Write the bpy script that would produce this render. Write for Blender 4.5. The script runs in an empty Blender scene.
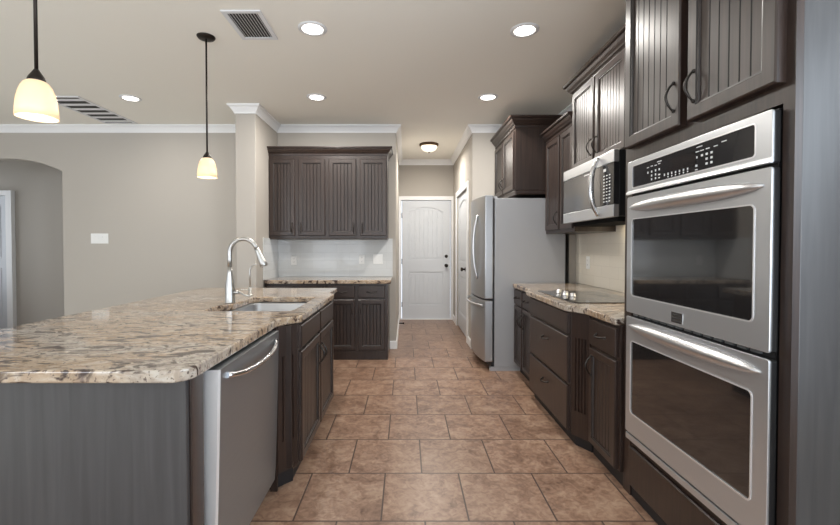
import bpy, bmesh, math, random
from mathutils import Vector, Matrix
random.seed(4)
PI = math.pi
R = math.radians
scene = bpy.context.scene
C = scene.collection

# ------------------------------------------------------------------ camera, world, light, exposure
CEIL = 2.765
cd = bpy.data.cameras.new('camera'); cam = bpy.data.objects.new('camera', cd); C.objects.link(cam)
cam.location = (0, 0, 1.28); cam.rotation_euler = (R(90 - 1.05), 0, 0)
cd.sensor_width = 36; cd.lens = 419 * 36 / 840
cd.shift_x = 14 / 840; cd.shift_y = -8.8 / 840
cd.clip_start = 0.05
scene.camera = cam
w = bpy.data.worlds.new('World'); scene.world = w; w.use_nodes = True
w.node_tree.nodes['Background'].inputs[0].default_value = (0.80, 0.88, 1.0, 1)
w.node_tree.nodes['Background'].inputs[1].default_value = 1.5
scene.view_settings.view_transform = 'Standard'
scene.view_settings.look = 'None'
scene.view_settings.exposure = -0.16
scene.view_settings.gamma = 1.0
scene.view_settings.use_curve_mapping = False

def area(name, loc, rot, sx, sy, power, color, shape='RECTANGLE', spread=None):
    l = bpy.data.lights.new(name, 'AREA'); l.shape = shape; l.size = sx
    if shape == 'RECTANGLE': l.size_y = sy
    l.energy = power; l.color = color
    if spread: l.spread = spread
    o = bpy.data.objects.new(name, l); C.objects.link(o); o.location = loc; o.rotation_euler = rot
    return o
DAY = (0.87, 0.93, 1.0)
# added daylight lamps at unseen rear and far left windows, tilted up toward ceiling
for wx, wp, wt in ((-4.9, 86, 102), (-2.2, 22, 112), (.55, 110, 126)):
    area('window_daylight', (wx, -3.36, 1.45), (R(wt), 0, 0), 1.7, 1.8, wp, DAY)
for wy in (-1.6, 1.3):
    area('window_daylight', (-6.86, wy, 1.45), (R(96), 0, R(-90)), 1.7, 1.8, 17, DAY)

area('window_daylight', (1.58, 0, 1.45), (R(120), 0, R(90)), 1.6, 1.75, 64, (.78, .89, 1.0))  # added lamp at an unseen right window, brightens tower panel and ceiling

area('hall_daylight', (-6.6, 5.8, 1.5), (R(90), 0, R(-90)), .8, 1.8, 9, DAY)  # added fill lamp for the arch hall, no window behind it

# ------------------------------------------------------------------ materials
def nodes(name):
    m = bpy.data.materials.new(name); m.use_nodes = True
    nt = m.node_tree; return m, nt, nt.nodes['Principled BSDF']
def mat(name, col, rough=0.5, metal=0.0, spec=None, emit=None, estr=0, bump=0, bscale=60, var=0, coat=0):
    m, nt, b = nodes(name)
    b.inputs['Base Color'].default_value = (*col, 1)
    b.inputs['Roughness'].default_value = rough
    b.inputs['Metallic'].default_value = metal
    if spec is not None: b.inputs['Specular IOR Level'].default_value = spec
    if coat: b.inputs['Coat Weight'].default_value = coat; b.inputs['Coat Roughness'].default_value = .12
    if emit: b.inputs['Emission Color'].default_value = (*emit, 1); b.inputs['Emission Strength'].default_value = estr
    tc = nt.nodes.new('ShaderNodeTexCoord'); nz = nt.nodes.new('ShaderNodeTexNoise')
    nz.inputs['Scale'].default_value = bscale; nz.inputs['Detail'].default_value = 3
    nt.links.new(tc.outputs['Object'], nz.inputs['Vector'])
    if var:
        cr = nt.nodes.new('ShaderNodeValToRGB')
        cr.color_ramp.elements[0].position = .3; cr.color_ramp.elements[1].position = .7
        cr.color_ramp.elements[0].color = tuple(c * (1 - var) for c in col) + (1,)
        cr.color_ramp.elements[1].color = tuple(min(1, c * (1 + var)) for c in col) + (1,)
        nt.links.new(nz.outputs['Fac'], cr.inputs['Fac']); nt.links.new(cr.outputs['Color'], b.inputs['Base Color'])
    if bump:
        bp = nt.nodes.new('ShaderNodeBump'); bp.inputs['Strength'].default_value = bump; bp.inputs['Distance'].default_value = .002
        nt.links.new(nz.outputs['Fac'], bp.inputs['Height']); nt.links.new(bp.outputs['Normal'], b.inputs['Normal'])
    return m
def wood(name, c0, c1, rough=.36, scale=(38, 38, 1.6), coat=.25):
    m, nt, b = nodes(name)
    tc = nt.nodes.new('ShaderNodeTexCoord'); mp = nt.nodes.new('ShaderNodeMapping'); mp.inputs['Scale'].default_value = scale
    nz = nt.nodes.new('ShaderNodeTexNoise'); nz.inputs['Scale'].default_value = 1.6; nz.inputs['Detail'].default_value = 6
    nz.inputs['Distortion'].default_value = .6
    cr = nt.nodes.new('ShaderNodeValToRGB'); cr.color_ramp.elements[0].position = .32; cr.color_ramp.elements[1].position = .72
    cr.color_ramp.elements[0].color = (*c0, 1); cr.color_ramp.elements[1].color = (*c1, 1)
    nt.links.new(tc.outputs['Object'], mp.inputs[0]); nt.links.new(mp.outputs[0], nz.inputs['Vector'])
    nt.links.new(nz.outputs['Fac'], cr.inputs['Fac']); nt.links.new(cr.outputs['Color'], b.inputs['Base Color'])
    b.inputs['Roughness'].default_value = rough
    b.inputs['Coat Weight'].default_value = coat; b.inputs['Coat Roughness'].default_value = .34
    bp = nt.nodes.new('ShaderNodeBump'); bp.inputs['Strength'].default_value = .04; bp.inputs['Distance'].default_value = .001
    nt.links.new(nz.outputs['Fac'], bp.inputs['Height']); nt.links.new(bp.outputs['Normal'], b.inputs['Normal'])
    return m
def granite():
    m, nt, b = nodes('beige granite with dark veins')
    L = nt.links.new
    tc = nt.nodes.new('ShaderNodeTexCoord')
    def noise(sc, det, dist, vec=None, mscale=None, rot=0):
        n = nt.nodes.new('ShaderNodeTexNoise'); n.inputs['Scale'].default_value = sc; n.inputs['Detail'].default_value = det; n.inputs['Distortion'].default_value = dist
        mp = nt.nodes.new('ShaderNodeMapping'); mp.inputs['Scale'].default_value = mscale or (1, 1, 1); mp.inputs['Rotation'].default_value = (0, 0, rot)
        L(tc.outputs['Object'], mp.inputs[0]); L(mp.outputs[0], n.inputs['Vector']); return n
    def ramp(src, stops):
        c = nt.nodes.new('ShaderNodeValToRGB'); e = c.color_ramp.elements
        e[0].position, e[0].color = stops[0][0], (*stops[0][1], 1); e[1].position, e[1].color = stops[-1][0], (*stops[-1][1], 1)
        for p, col in stops[1:-1]:
            k = e.new(p); k.color = (*col, 1)
        L(src, c.inputs['Fac']); return c
    def mix(f, a, bb, mode='MIX'):
        x = nt.nodes.new('ShaderNodeMix'); x.data_type = 'RGBA'; x.blend_type = mode
        if isinstance(f, float): x.inputs[0].default_value = f
        else: L(f, x.inputs[0])
        L(a, x.inputs[6])
        if isinstance(bb, tuple): x.inputs[7].default_value = (*bb, 1)
        else: L(bb, x.inputs[7])
        return x.outputs[2]
    big = ramp(noise(2.2, 5, .8, mscale=(1, 1.4, 1), rot=.4).outputs['Fac'], [(.32, (.36, .235, .13)), (.48, (.46, .33, .205)), (.62, (.42, .37, .31))])
    mid = ramp(noise(16, 6, 1.0, mscale=(1, 1.9, 1.5), rot=.4).outputs['Fac'], [(.38, (.20, .15, .12)), (.52, (.45, .385, .32)), (.66, (.60, .58, .545))])
    c = mix(.42, big.outputs[0], mid.outputs[0])
    veins = ramp(noise(6.5, 10, 2.2, mscale=(1, 2.5, 1.6), rot=.5).outputs['Fac'], [(.38, (1, 1, 1)), (.42, (.6, .6, .6)), (.455, (0, 0, 0))])
    c = mix(veins.outputs[0], c, (.06, .038, .03))
    v2 = ramp(noise(5, 8, 2.4, mscale=(1, 2.6, 1), rot=-.1).outputs['Fac'], [(.58, (0, 0, 0)), (.66, (.75, .75, .75))])
    c = mix(v2.outputs[0], c, (.26, .20, .17))
    sp = ramp(noise(85, 3, .3).outputs['Fac'], [(.33, (.9, .9, .9)), (.41, (0, 0, 0))])
    c = mix(sp.outputs[0], c, (.10, .07, .06))
    L(c, b.inputs['Base Color'])
    b.inputs['Roughness'].default_value = .07
    b.inputs['Specular IOR Level'].default_value = .6
    return m
def tilefloor():
    m, nt, b = nodes('terracotta beige ceramic tile')
    L = nt.links.new
    tc = nt.nodes.new('ShaderNodeTexCoord')
    mp = nt.nodes.new('ShaderNodeMapping'); T = .4106; D = .4108
    mp.inputs['Location'].default_value = (-(.294) + 40 * T, -2.337 + 40 * D, 0)
    L(tc.outputs['Object'], mp.inputs[0])
    br = nt.nodes.new('ShaderNodeTexBrick'); L(mp.outputs[0], br.inputs['Vector'])
    br.offset = .5; br.offset_frequency = 2; br.squash = 1
    br.inputs['Scale'].default_value = 1; br.inputs['Brick Width'].default_value = T; br.inputs['Row Height'].default_value = D
    br.inputs['Mortar Size'].default_value = .0046; br.inputs['Mortar Smooth'].default_value = .2; br.inputs['Bias'].default_value = 0
    br.inputs['Color1'].default_value = (.50, .50, .50, 1); br.inputs['Color2'].default_value = (1, 1, 1, 1); br.inputs['Mortar'].default_value = (.7, .7, .7, 1)
    n1 = nt.nodes.new('ShaderNodeTexNoise'); n1.inputs['Scale'].default_value = 6.5; n1.inputs['Detail'].default_value = 10; n1.inputs['Distortion'].default_value = .7
    n1.inputs['Roughness'].default_value = .68
    # shift the pattern from tile to tile
    ad = nt.nodes.new('ShaderNodeVectorMath'); ad.operation = 'MULTIPLY_ADD'; ad.inputs[1].default_value = (7, 11, 3)
    L(br.outputs['Color'], ad.inputs[0]); L(tc.outputs['Object'], ad.inputs[2]); L(ad.outputs[0], n1.inputs['Vector'])
    cr = nt.nodes.new('ShaderNodeValToRGB'); e = cr.color_ramp.elements
    e[0].position, e[0].color = .33, (.12, .064, .042, 1); e[1].position, e[1].color = .66, (.41, .285, .20, 1)
    k = e.new(.5); k.color = (.28, .17, .115, 1)
    n2 = nt.nodes.new('ShaderNodeTexNoise'); n2.inputs['Scale'].default_value = 22; n2.inputs['Detail'].default_value = 8; n2.inputs['Distortion'].default_value = 1.4
    L(ad.outputs[0], n2.inputs['Vector'])
    av = nt.nodes.new('ShaderNodeMix'); av.inputs[0].default_value = .38; L(n1.outputs['Fac'], av.inputs[2]); L(n2.outputs['Fac'], av.inputs[3])
    L(av.outputs[0], cr.inputs['Fac'])
    hv = nt.nodes.new('ShaderNodeMix'); hv.data_type = 'RGBA'; hv.blend_type = 'MULTIPLY'; hv.inputs[0].default_value = .22
    L(cr.outputs[0], hv.inputs[6]); L(br.outputs['Color'], hv.inputs[7])
    mx = nt.nodes.new('ShaderNodeMix'); mx.data_type = 'RGBA'; L(br.outputs['Fac'], mx.inputs[0]); L(hv.outputs[2], mx.inputs[6]); mx.inputs[7].default_value = (.075, .045, .035, 1)
    L(mx.outputs[2], b.inputs['Base Color'])
    rr = nt.nodes.new('ShaderNodeMapRange'); rr.inputs[3].default_value = .26; rr.inputs[4].default_value = .40
    L(n1.outputs['Fac'], rr.inputs[0]); L(rr.outputs[0], b.inputs['Roughness'])
    sub = nt.nodes.new('ShaderNodeMath'); sub.operation = 'MULTIPLY_ADD'; sub.inputs[1].default_value = -1.5
    L(br.outputs['Fac'], sub.inputs[0]); L(n1.outputs['Fac'], sub.inputs[2])
    bp = nt.nodes.new('ShaderNodeBump'); bp.inputs['Strength'].default_value = .35; bp.inputs['Distance'].default_value = .003
    L(sub.outputs[0], bp.inputs['Height']); L(bp.outputs['Normal'], b.inputs['Normal'])
    return m
def walltile(name, c1, c2, grout, bw, rh, axes, rough=.12):
    m, nt, b = nodes(name); L = nt.links.new
    tc = nt.nodes.new('ShaderNodeTexCoord'); sx = nt.nodes.new('ShaderNodeSeparateXYZ'); cx = nt.nodes.new('ShaderNodeCombineXYZ')
    L(tc.outputs['Object'], sx.inputs[0]); 
    a = nt.nodes.new('ShaderNodeMath'); a.operation = 'ADD'; L(sx.outputs[0], a.inputs[0]); L(sx.outputs[1], a.inputs[1])
    L(a.outputs[0], cx.inputs[0]); L(sx.outputs[2], cx.inputs[1])
    mp = nt.nodes.new('ShaderNodeMapping'); mp.inputs['Location'].default_value = (10, -.9 + 10 * rh, 0); L(cx.outputs[0], mp.inputs[0])
    br = nt.nodes.new('ShaderNodeTexBrick'); L(mp.outputs[0], br.inputs['Vector']); br.offset = .5
    br.inputs['Scale'].default_value = 1; br.inputs['Brick Width'].default_value = bw; br.inputs['Row Height'].default_value = rh
    br.inputs['Mortar Size'].default_value = .0015; br.inputs['Mortar Smooth'].default_value = .1
    br.inputs['Color1'].default_value = (*c1, 1); br.inputs['Color2'].default_value = (*c2, 1); br.inputs['Mortar'].default_value = (*grout, 1)
    L(br.outputs['Color'], b.inputs['Base Color']); b.inputs['Roughness'].default_value = rough
    nz = nt.nodes.new('ShaderNodeTexNoise'); nz.inputs['Scale'].default_value = 9; L(tc.outputs['Object'], nz.inputs['Vector'])
    ma = nt.nodes.new('ShaderNodeMath'); ma.operation = 'MULTIPLY_ADD'; ma.inputs[1].default_value = -.6; L(br.outputs['Fac'], ma.inputs[0]); L(nz.outputs['Fac'], ma.inputs[2])
    bp = nt.nodes.new('ShaderNodeBump'); bp.inputs['Strength'].default_value = .3; bp.inputs['Distance'].default_value = .002
    L(ma.outputs[0], bp.inputs['Height']); L(bp.outputs['Normal'], b.inputs['Normal'])
    return m
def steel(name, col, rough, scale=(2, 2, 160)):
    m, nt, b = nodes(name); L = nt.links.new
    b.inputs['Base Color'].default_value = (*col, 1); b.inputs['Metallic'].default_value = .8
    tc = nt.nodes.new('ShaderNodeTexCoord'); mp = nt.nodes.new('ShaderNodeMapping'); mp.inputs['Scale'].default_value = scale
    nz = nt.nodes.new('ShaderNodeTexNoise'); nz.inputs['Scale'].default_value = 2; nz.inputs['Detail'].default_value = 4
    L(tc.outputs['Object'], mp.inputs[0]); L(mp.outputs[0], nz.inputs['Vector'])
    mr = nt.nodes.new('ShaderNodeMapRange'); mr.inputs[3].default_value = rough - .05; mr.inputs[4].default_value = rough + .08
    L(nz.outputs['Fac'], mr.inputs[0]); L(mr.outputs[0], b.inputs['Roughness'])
    return m

M = {}
M['wall'] = mat('greige wall paint', (.47, .435, .39), .85, bump=.05, bscale=180)
M['ceiling'] = mat('ceiling paint', (.90, .87, .80), .9, bump=.08, bscale=140)
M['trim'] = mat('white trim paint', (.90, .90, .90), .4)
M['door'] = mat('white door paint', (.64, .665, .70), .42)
M['espresso'] = wood('espresso stained wood', (.018, .010, .0075), (.040, .023, .017), rough=.39, coat=.22)
M['espresso_panel'] = wood('espresso stained panel', (.046, .044, .045), (.068, .066, .067), rough=.38, coat=.1, scale=(22, 22, 1.2))  # lighter, greyer copy of the espresso stain, window sheen painted into the colour
M['groove'] = mat('dark glaze', (.012, .009, .008), .5)
M['bead'] = wood('espresso bead edge', (.018, .012, .010), (.03, .02, .016))
M['toe'] = mat('black toe kick', (.012, .012, .014), .5)
M['inner'] = mat('dark cabinet interior', (.03, .025, .022), .7)
M['granite'] = granite()
M['tile'] = tilefloor()
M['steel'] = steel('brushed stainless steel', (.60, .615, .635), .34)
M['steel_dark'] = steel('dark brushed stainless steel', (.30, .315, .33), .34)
M['chrome'] = mat('satin nickel', (.50, .495, .48), .34, 1)
M['steel_satin'] = mat('satin steel handle', (.62, .62, .63), .30, .9)
M['fridge_steel'] = steel('fridge stainless steel', (.40, .405, .415), .30)
M['handle_steel'] = mat('polished steel handle', (.66, .66, .67), .2, 1)
M['bright_edge'] = mat('polished steel edge', (.85, .85, .86), .3, .6)
M['basin'] = mat('satin steel basin', (.46, .47, .49), .34, .9)
M['pull'] = mat('dark antique pewter pull', (.06, .055, .052), .38, 1)
M['fridge_side'] = mat('grey painted steel', (.35, .355, .37), .38, bump=.06, bscale=300)
M['blackglass'] = mat('black glass', (.014, .014, .015), .04, spec=1.0, coat=.5)
M['panelglass'] = mat('black control glass', (.022, .022, .024), .12)
M['microglass'] = mat('grey door glass', (.09, .09, .092), .09, spec=.7)
M['blackplastic'] = mat('black plastic', (.015, .015, .016), .35)
M['marks'] = mat('white print', (.75, .75, .75), .5)
M['bronze'] = mat('dark bronze', (.03, .024, .02), .4, .8)
M['white_plastic'] = mat('white plastic', (.82, .82, .80), .35)
M['slot'] = mat('dark slot', (.03, .03, .03), .6)
M['vent'] = mat('white painted vent', (.74, .74, .75), .4)
M['lamp_on'] = mat('glowing recessed lens', (1, .95, .88), .4, emit=(1, .95, .87), estr=9)
M['shade'] = mat('glowing alabaster glass', (.80, .68, .52), .3, emit=(1, .70, .45), estr=.22)
def translucent(m, col, f):
    nt = m.node_tree; p = nt.nodes['Principled BSDF']; o = nt.nodes['Material Output']
    t = nt.nodes.new('ShaderNodeBsdfTranslucent'); t.inputs[0].default_value = (*col, 1); x = nt.nodes.new('ShaderNodeMixShader'); x.inputs[0].default_value = f
    nt.links.new(p.outputs[0], x.inputs[1]); nt.links.new(t.outputs[0], x.inputs[2]); nt.links.new(x.outputs[0], o.inputs[0])
translucent(M['shade'], (1, .86, .68), .3)
M['bulb'] = mat('lit bulb', (1, .95, .85), .3, emit=(1, .93, .8), estr=6)
M['dome'] = mat('glowing alabaster dome', (.95, .88, .75), .3, emit=(1, .88, .68), estr=1.3)
M['tile_cream'] = walltile('cream glazed wall tile', (.80, .745, .64), (.83, .775, .67), (.72, .665, .57), .305, .1, 'y')
M['tile_grey'] = walltile('pale grey glazed wall tile', (.62, .635, .635), (.66, .675, .675), (.57, .585, .58), .305, .1, 'x', .08)
M['cleat'] = mat('cream painted return', (.66, .58, .46), .7)

# ------------------------------------------------------------------ mesh helpers
class MB:
    def __init__(s): s.bm = bmesh.new()
    def box(s, x0, x1, y0, y1, z0, z1, mi=0):
        v = [s.bm.verts.new((x, y, z)) for x in (x0, x1) for y in (y0, y1) for z in (z0, z1)]
        for f in ((0, 1, 3, 2), (4, 6, 7, 5), (0, 4, 5, 1), (2, 3, 7, 6), (0, 2, 6, 4), (1, 5, 7, 3)):
            s.bm.faces.new([v[i] for i in f]).material_index = mi
        return s
    def prism(s, outer, c0, c1, plane='xy', holes=(), mi=0):
        """closed outline (with holes) in a plane, extruded from c0 to c1 along the third axis"""
        t = bmesh.new(); es = []
        def P(a, b, c): return {'xy': (a, b, c), 'xz': (a, c, b), 'yz': (c, a, b)}[plane]
        for loop in (outer, *holes):
            vs = [t.verts.new(P(a, b, c0)) for a, b in loop]
            es += [t.edges.new((vs[i], vs[(i + 1) % len(vs)])) for i in range(len(vs))]
        if holes or len(outer) > 4: bmesh.ops.triangle_fill(t, edges=es, use_beauty=True)
        else: t.faces.new(list(t.verts))
        r = bmesh.ops.extrude_face_region(t, geom=list(t.faces))
        nv = [g for g in r['geom'] if isinstance(g, bmesh.types.BMVert)]
        d = Vector(P(0, 0, c1 - c0)); bmesh.ops.translate(t, vec=d, verts=nv)
        bmesh.ops.recalc_face_normals(t, faces=t.faces)
        bmesh.ops.dissolve_limit(t, angle_limit=.001, verts=t.verts, edges=t.edges)
        for f in t.faces: f.material_index = mi
        me = bpy.data.meshes.new('t'); t.to_mesh(me); t.free(); s.bm.from_mesh(me); bpy.data.meshes.remove(me)
        return s
    def quad(s, pts, mi=0):
        s.bm.faces.new([s.bm.verts.new(p) for p in pts]).material_index = mi; return s
    def tube(s, pts, r, seg=10, mi=0, closed=False):
        pts = [Vector(p) for p in pts]; n = len(pts)
        rad = r if isinstance(r, (list, tuple)) else [r] * n
        up = None; rings = []
        for i, p in enumerate(pts):
            t = (pts[min(i + 1, n - 1)] - pts[max(i - 1, 0)]).normalized()
            if up is None:
                up = t.orthogonal().normalized()
            up = (up - t * up.dot(t)).normalized(); sd = t.cross(up)
            rings.append([s.bm.verts.new(p + rad[i] * (up * math.cos(2 * PI * k / seg) + sd * math.sin(2 * PI * k / seg))) for k in range(seg)])
        for a, b in zip(rings, rings[1:]):
            for k in range(seg):
                f = s.bm.faces.new((a[k], a[(k + 1) % seg], b[(k + 1) % seg], b[k])); f.smooth = True; f.material_index = mi
        for ring in (rings[0], rings[-1]):
            s.bm.faces.new(ring).material_index = mi
        return s
    def lathe(s, prof, seg=32, c=(0, 0, 0), mi=0, axis='z', caps=True, smooth=True):
        rings = []
        for r, z in prof:
            ring = []
            for k in range(seg):
                a = 2 * PI * k / seg; x, y = r * math.cos(a), r * math.sin(a)
                p = {'z': (x, y, z), 'y': (x, z, y), 'x': (z, x, y)}[axis]
                ring.append(s.bm.verts.new((c[0] + p[0], c[1] + p[1], c[2] + p[2])))
            rings.append(ring)
        for a, b in zip(rings, rings[1:]):
            for k in range(seg):
                f = s.bm.faces.new((a[k], a[(k + 1) % seg], b[(k + 1) % seg], b[k])); f.smooth = smooth; f.material_index = mi
        if caps:
            for ring, (r, _) in ((rings[0], prof[0]), (rings[-1], prof[-1])):
                if r > 1e-5: s.bm.faces.new(ring).material_index = mi
        return s
    def molding(s, path, prof, closed=False, mi=0, side=1):
        """profile [(out, z)] carried along a flat path with mitred corners; out is to the right of travel"""
        n = len(path); P = [Vector((a, b)) for a, b in path]; rings = []
        for i in range(n):
            def nrm(a, b):
                d = (b - a).normalized(); return Vector((d.y, -d.x)) * side
            if closed or 0 < i < n - 1:
                n1 = nrm(P[i - 1], P[i]); n2 = nrm(P[i], P[(i + 1) % n])
                mtr = (n1 + n2); mtr = mtr / max(1e-6, mtr.dot(n1))
            else:
                mtr = nrm(P[0], P[1]) if i == 0 else nrm(P[-2], P[-1])
            rings.append([s.bm.verts.new((P[i].x + mtr.x * o, P[i].y + mtr.y * o, z)) for o, z in prof])
        pairs = list(zip(rings, rings[1:])) + ([(rings[-1], rings[0])] if closed else [])
        m = len(prof)
        for a, b in pairs:
            for k in range(m):
                s.bm.faces.new((a[k], a[(k + 1) % m], b[(k + 1) % m], b[k])).material_index = mi
        if not closed:
            for ring in (rings[0], rings[-1]): s.bm.faces.new(ring).material_index = mi
        return s
    def build(s, name, mats, parent=None, bevel=0, seg=2, loc=None, rotz=None, recalc=True):
        if recalc: bmesh.ops.recalc_face_normals(s.bm, faces=s.bm.faces)
        me = bpy.data.meshes.new(name); s.bm.to_mesh(me); s.bm.free()
        for m in (mats if isinstance(mats, (list, tuple)) else [mats]): me.materials.append(m)
        o = bpy.data.objects.new(name, me); C.objects.link(o)
        if parent: o.parent = parent
        if loc: o.location = loc
        if rotz is not None: o.rotation_euler = (0, 0, rotz)
        if bevel:
            b = o.modifiers.new('bevel', 'BEVEL'); b.width = bevel; b.segments = seg; b.limit_method = 'ANGLE'; b.angle_limit = R(35)
            b.harden_normals = False
        return o
def tag(o, label=None, cat=None, group=None, kind=None):
    if label: o['label'] = label
    if cat: o['category'] = cat
    if group: o['group'] = group
    if kind: o['kind'] = kind
    return o
def thing(name, label, cat, loc=(0, 0, 0), rotz=0, group=None):
    o = bpy.data.objects.new(name, None); C.objects.link(o); o.empty_display_size = .1
    o.location = loc; o.rotation_euler = (0, 0, rotz)
    return tag(o, label, cat, group)
def struct(name, mb, m, parent=None, **k):
    o = mb.build(name, m, parent, **k)
    o['kind'] = 'structure'
    return o
def rrect(x0, x1, z0, z1, r, n=6):
    pts = []
    for cx, cz, a0 in ((x1 - r, z1 - r, 0), (x0 + r, z1 - r, 90), (x0 + r, z0 + r, 180), (x1 - r, z0 + r, 270)):
        for k in range(n + 1):
            a = R(a0 + 90 * k / n); pts.append((cx + r * math.cos(a), cz + r * math.sin(a)))
    return pts
def copy_tree(o, parent=None):
    c = o.copy(); C.objects.link(c)
    if parent: c.parent = parent
    for ch in list(o.children): copy_tree(ch, c)
    return c

# ------------------------------------------------------------------ room shell
YW = 5.20; XR = 1.78
fl = MB().box(-7.1, 1.9, -3.6, 7.4, -.08, 0); struct('floor', fl, M['tile'])
M['carpet'] = mat('pale carpet', (.72, .69, .64), .95, bump=.4, bscale=400)  # unseen pale floor covering, added to bounce window light up to the ceiling
struct('floor_carpet', MB().box(-6.98, XR, -3.48, -.35, 0, .012).box(-6.98, -2.25, -.35, YW, 0, .012), M['carpet'])
struct('ceiling', MB().box(-7.1, 1.9, -3.6, 7.4, CEIL, CEIL + .1), M['ceiling'])
# living room wall with the arched opening
xa1, xa0, zs = -4.257, -5.60, 2.206
arc = [(xa1, 0), (xa1, zs)]
hw = (xa1 - xa0) / 2; rise = .155; rad = (hw * hw + rise * rise) / (2 * rise); cxa = (xa0 + xa1) / 2; cza = zs + rise - rad
a0 = math.asin(hw / rad)
for k in range(1, 20):
    a = a0 - 2 * a0 * k / 20; arc.append((cxa + rad * math.sin(a), cza + rad * math.cos(a)))
arc += [(xa0, zs), (xa0, 0)]
out = [(-7.0, 0), (-7.0, CEIL), (-1.804, CEIL), (-1.804, 0)] + arc
struct('wall_back', MB().prism(out, YW, YW + .14, 'xz'), M['wall'], bevel=.008)
struct('wall_pier', MB().box(-1.804, -1.592, 4.45, YW + .14, 0, CEIL), M['wall'], bevel=.006)
struct('wall_kitchen', MB().box(-1.592, -.124, YW, YW + .14, 0, CEIL), M['wall'], bevel=.006)
struct('wall_hall_left', MB().box(-.264, -.124, YW + .14, 7.27, 0, CEIL), M['wall'])
hd0, hd1, hdz = -.085, .785, 2.075
struct('wall_hall_back', MB().prism([(-.264, 0), (-.264, CEIL), (.96, CEIL), (.96, 0), (hd1, 0), (hd1, hdz), (hd0, hdz), (hd0, 0)], 7.27, 7.40, 'xz'), M['wall'])
sd0, sd1, sdz = 5.55, 6.72, 2.06
struct('wall_hall_right', MB().prism([(YW + .14, 0), (YW + .14, CEIL), (7.27, CEIL), (7.27, 0), (sd1, 0), (sd1, sdz), (sd0, sdz), (sd0, 0)], .82, .96, 'yz'), M['wall'])
struct('wall_behind_fridge', MB().box(.82, XR, YW, YW + .14, 0, CEIL), M['wall'], bevel=.006)
struct('wall_right', MB().prism([(-3.6, 0), (YW + .14, 0), (YW + .14, CEIL), (-3.6, CEIL)], XR, XR + .12, 'yz', [[(-.85, .5), (.85, .5), (.85, 2.4), (-.85, 2.4)]]), M['wall'])
# rear wall (behind the camera) and far left wall with unseen windows added for daylight
def rect(a, b, c, d): return [(a, c), (b, c), (b, d), (a, d)]
holes = [rect(wx - .85, wx + .85, .5, 2.4) for wx in (-4.9, -2.2, .55)]
struct('wall_rear', MB().prism(rect(-7.1, 1.9, 0, CEIL), -3.6, -3.48, 'xz', holes), M['wall'])
holes = [rect(wy - .85, wy + .85, .5, 2.4) for wy in (-1.6, 1.3)]
struct('wall_left', MB().prism(rect(-3.6, 7.4, 0, CEIL), -7.1, -6.98, 'yz', holes), M['wall'])
n = 1
for wx in (-4.9, -2.2, .55):
    f = MB().prism(rect(wx - .85, wx + .85, .5, 2.4), -3.56, -3.50, 'xz', [rect(wx - .79, wx - .02, .56, 2.34), rect(wx + .02, wx + .79, .56, 2.34)])
    struct('window_%d' % n, f, M['trim']); n += 1
for wy in (-1.6, 1.3):
    f = MB().prism(rect(wy - .85, wy + .85, .5, 2.4), -7.06, -7.0, 'yz', [rect(wy - .79, wy - .02, .56, 2.34), rect(wy + .02, wy + .79, .56, 2.34)])
    struct('window_%d' % n, f, M['trim']); n += 1
struct('window_6', MB().prism(rect(-.85, .85, .5, 2.4), XR + .02, XR + .08, 'yz', [rect(-.79, -.02, .56, 2.34), rect(.02, .79, .56, 2.34)]), M['trim'])  # unseen right window, added to put sheen on the oven tower panel
# little hall behind the arch
struct('wall_arch_hall_back', MB().box(-6.98, -3.2, 6.4, 6.5, 0, CEIL), M['wall'])
struct('wall_arch_hall_side', MB().box(-3.2, -3.1, YW + .14, 6.5, 0, CEIL), M['wall'])
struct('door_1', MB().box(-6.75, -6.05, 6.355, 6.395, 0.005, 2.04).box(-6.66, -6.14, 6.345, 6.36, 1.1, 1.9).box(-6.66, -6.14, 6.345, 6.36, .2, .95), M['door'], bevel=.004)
struct('trim_1', MB().prism([(-6.84, 0), (-6.84, 2.12), (-5.96, 2.12), (-5.96, 0), (-6.05, 0), (-6.05, 2.045), (-6.75, 2.045), (-6.75, 0)], 6.335, 6.40, 'xz'), M['trim'], bevel=.004)

# crown moulding all round, mitred
cr = [(0, CEIL - .088), (.010, CEIL - .088), (.012, CEIL - .074), (.024, CEIL - .056), (.042, CEIL - .030), (.054, CEIL - .020), (.063, CEIL - .016), (.063, CEIL), (0, CEIL)]
path = [(-6.98, YW), (-1.804, YW), (-1.804, 4.45), (-1.592, 4.45), (-1.592, YW), (-.124, YW), (-.124, 7.27), (.82, 7.27), (.82, YW), (XR, YW), (XR, -3.48), (-6.98, -3.48)]
struct('trim_2', MB().molding(path, cr, closed=True), M['trim'])
# baseboards
bb = [(0, 0), (.014, 0), (.014, .085), (.008, .1), (0, .1)]
struct('baseboard_back', MB().molding([(-4.257, YW), (-1.804, YW), (-1.804, 4.45), (-1.592, 4.45), (-1.592, 4.6)], bb), M['trim'])
struct('baseboard_hall', MB().molding([(-.2, YW), (-.124, YW), (-.124, 7.27), (-.15, 7.27)], bb), M['trim'])
struct('baseboard_hall_right', MB().molding([(.82, 5.475), (.82, YW), (.85, YW)], bb), M['trim'])
struct('baseboard_hall_corner', MB().molding([(.82, 7.27), (.82, 6.81)], bb), M['trim'])
struct('baseboard_rear', MB().molding([(XR, 1.1), (XR, -3.48), (-6.98, -3.48), (-6.98, YW), (-5.6, YW)], bb), M['trim'])

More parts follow.
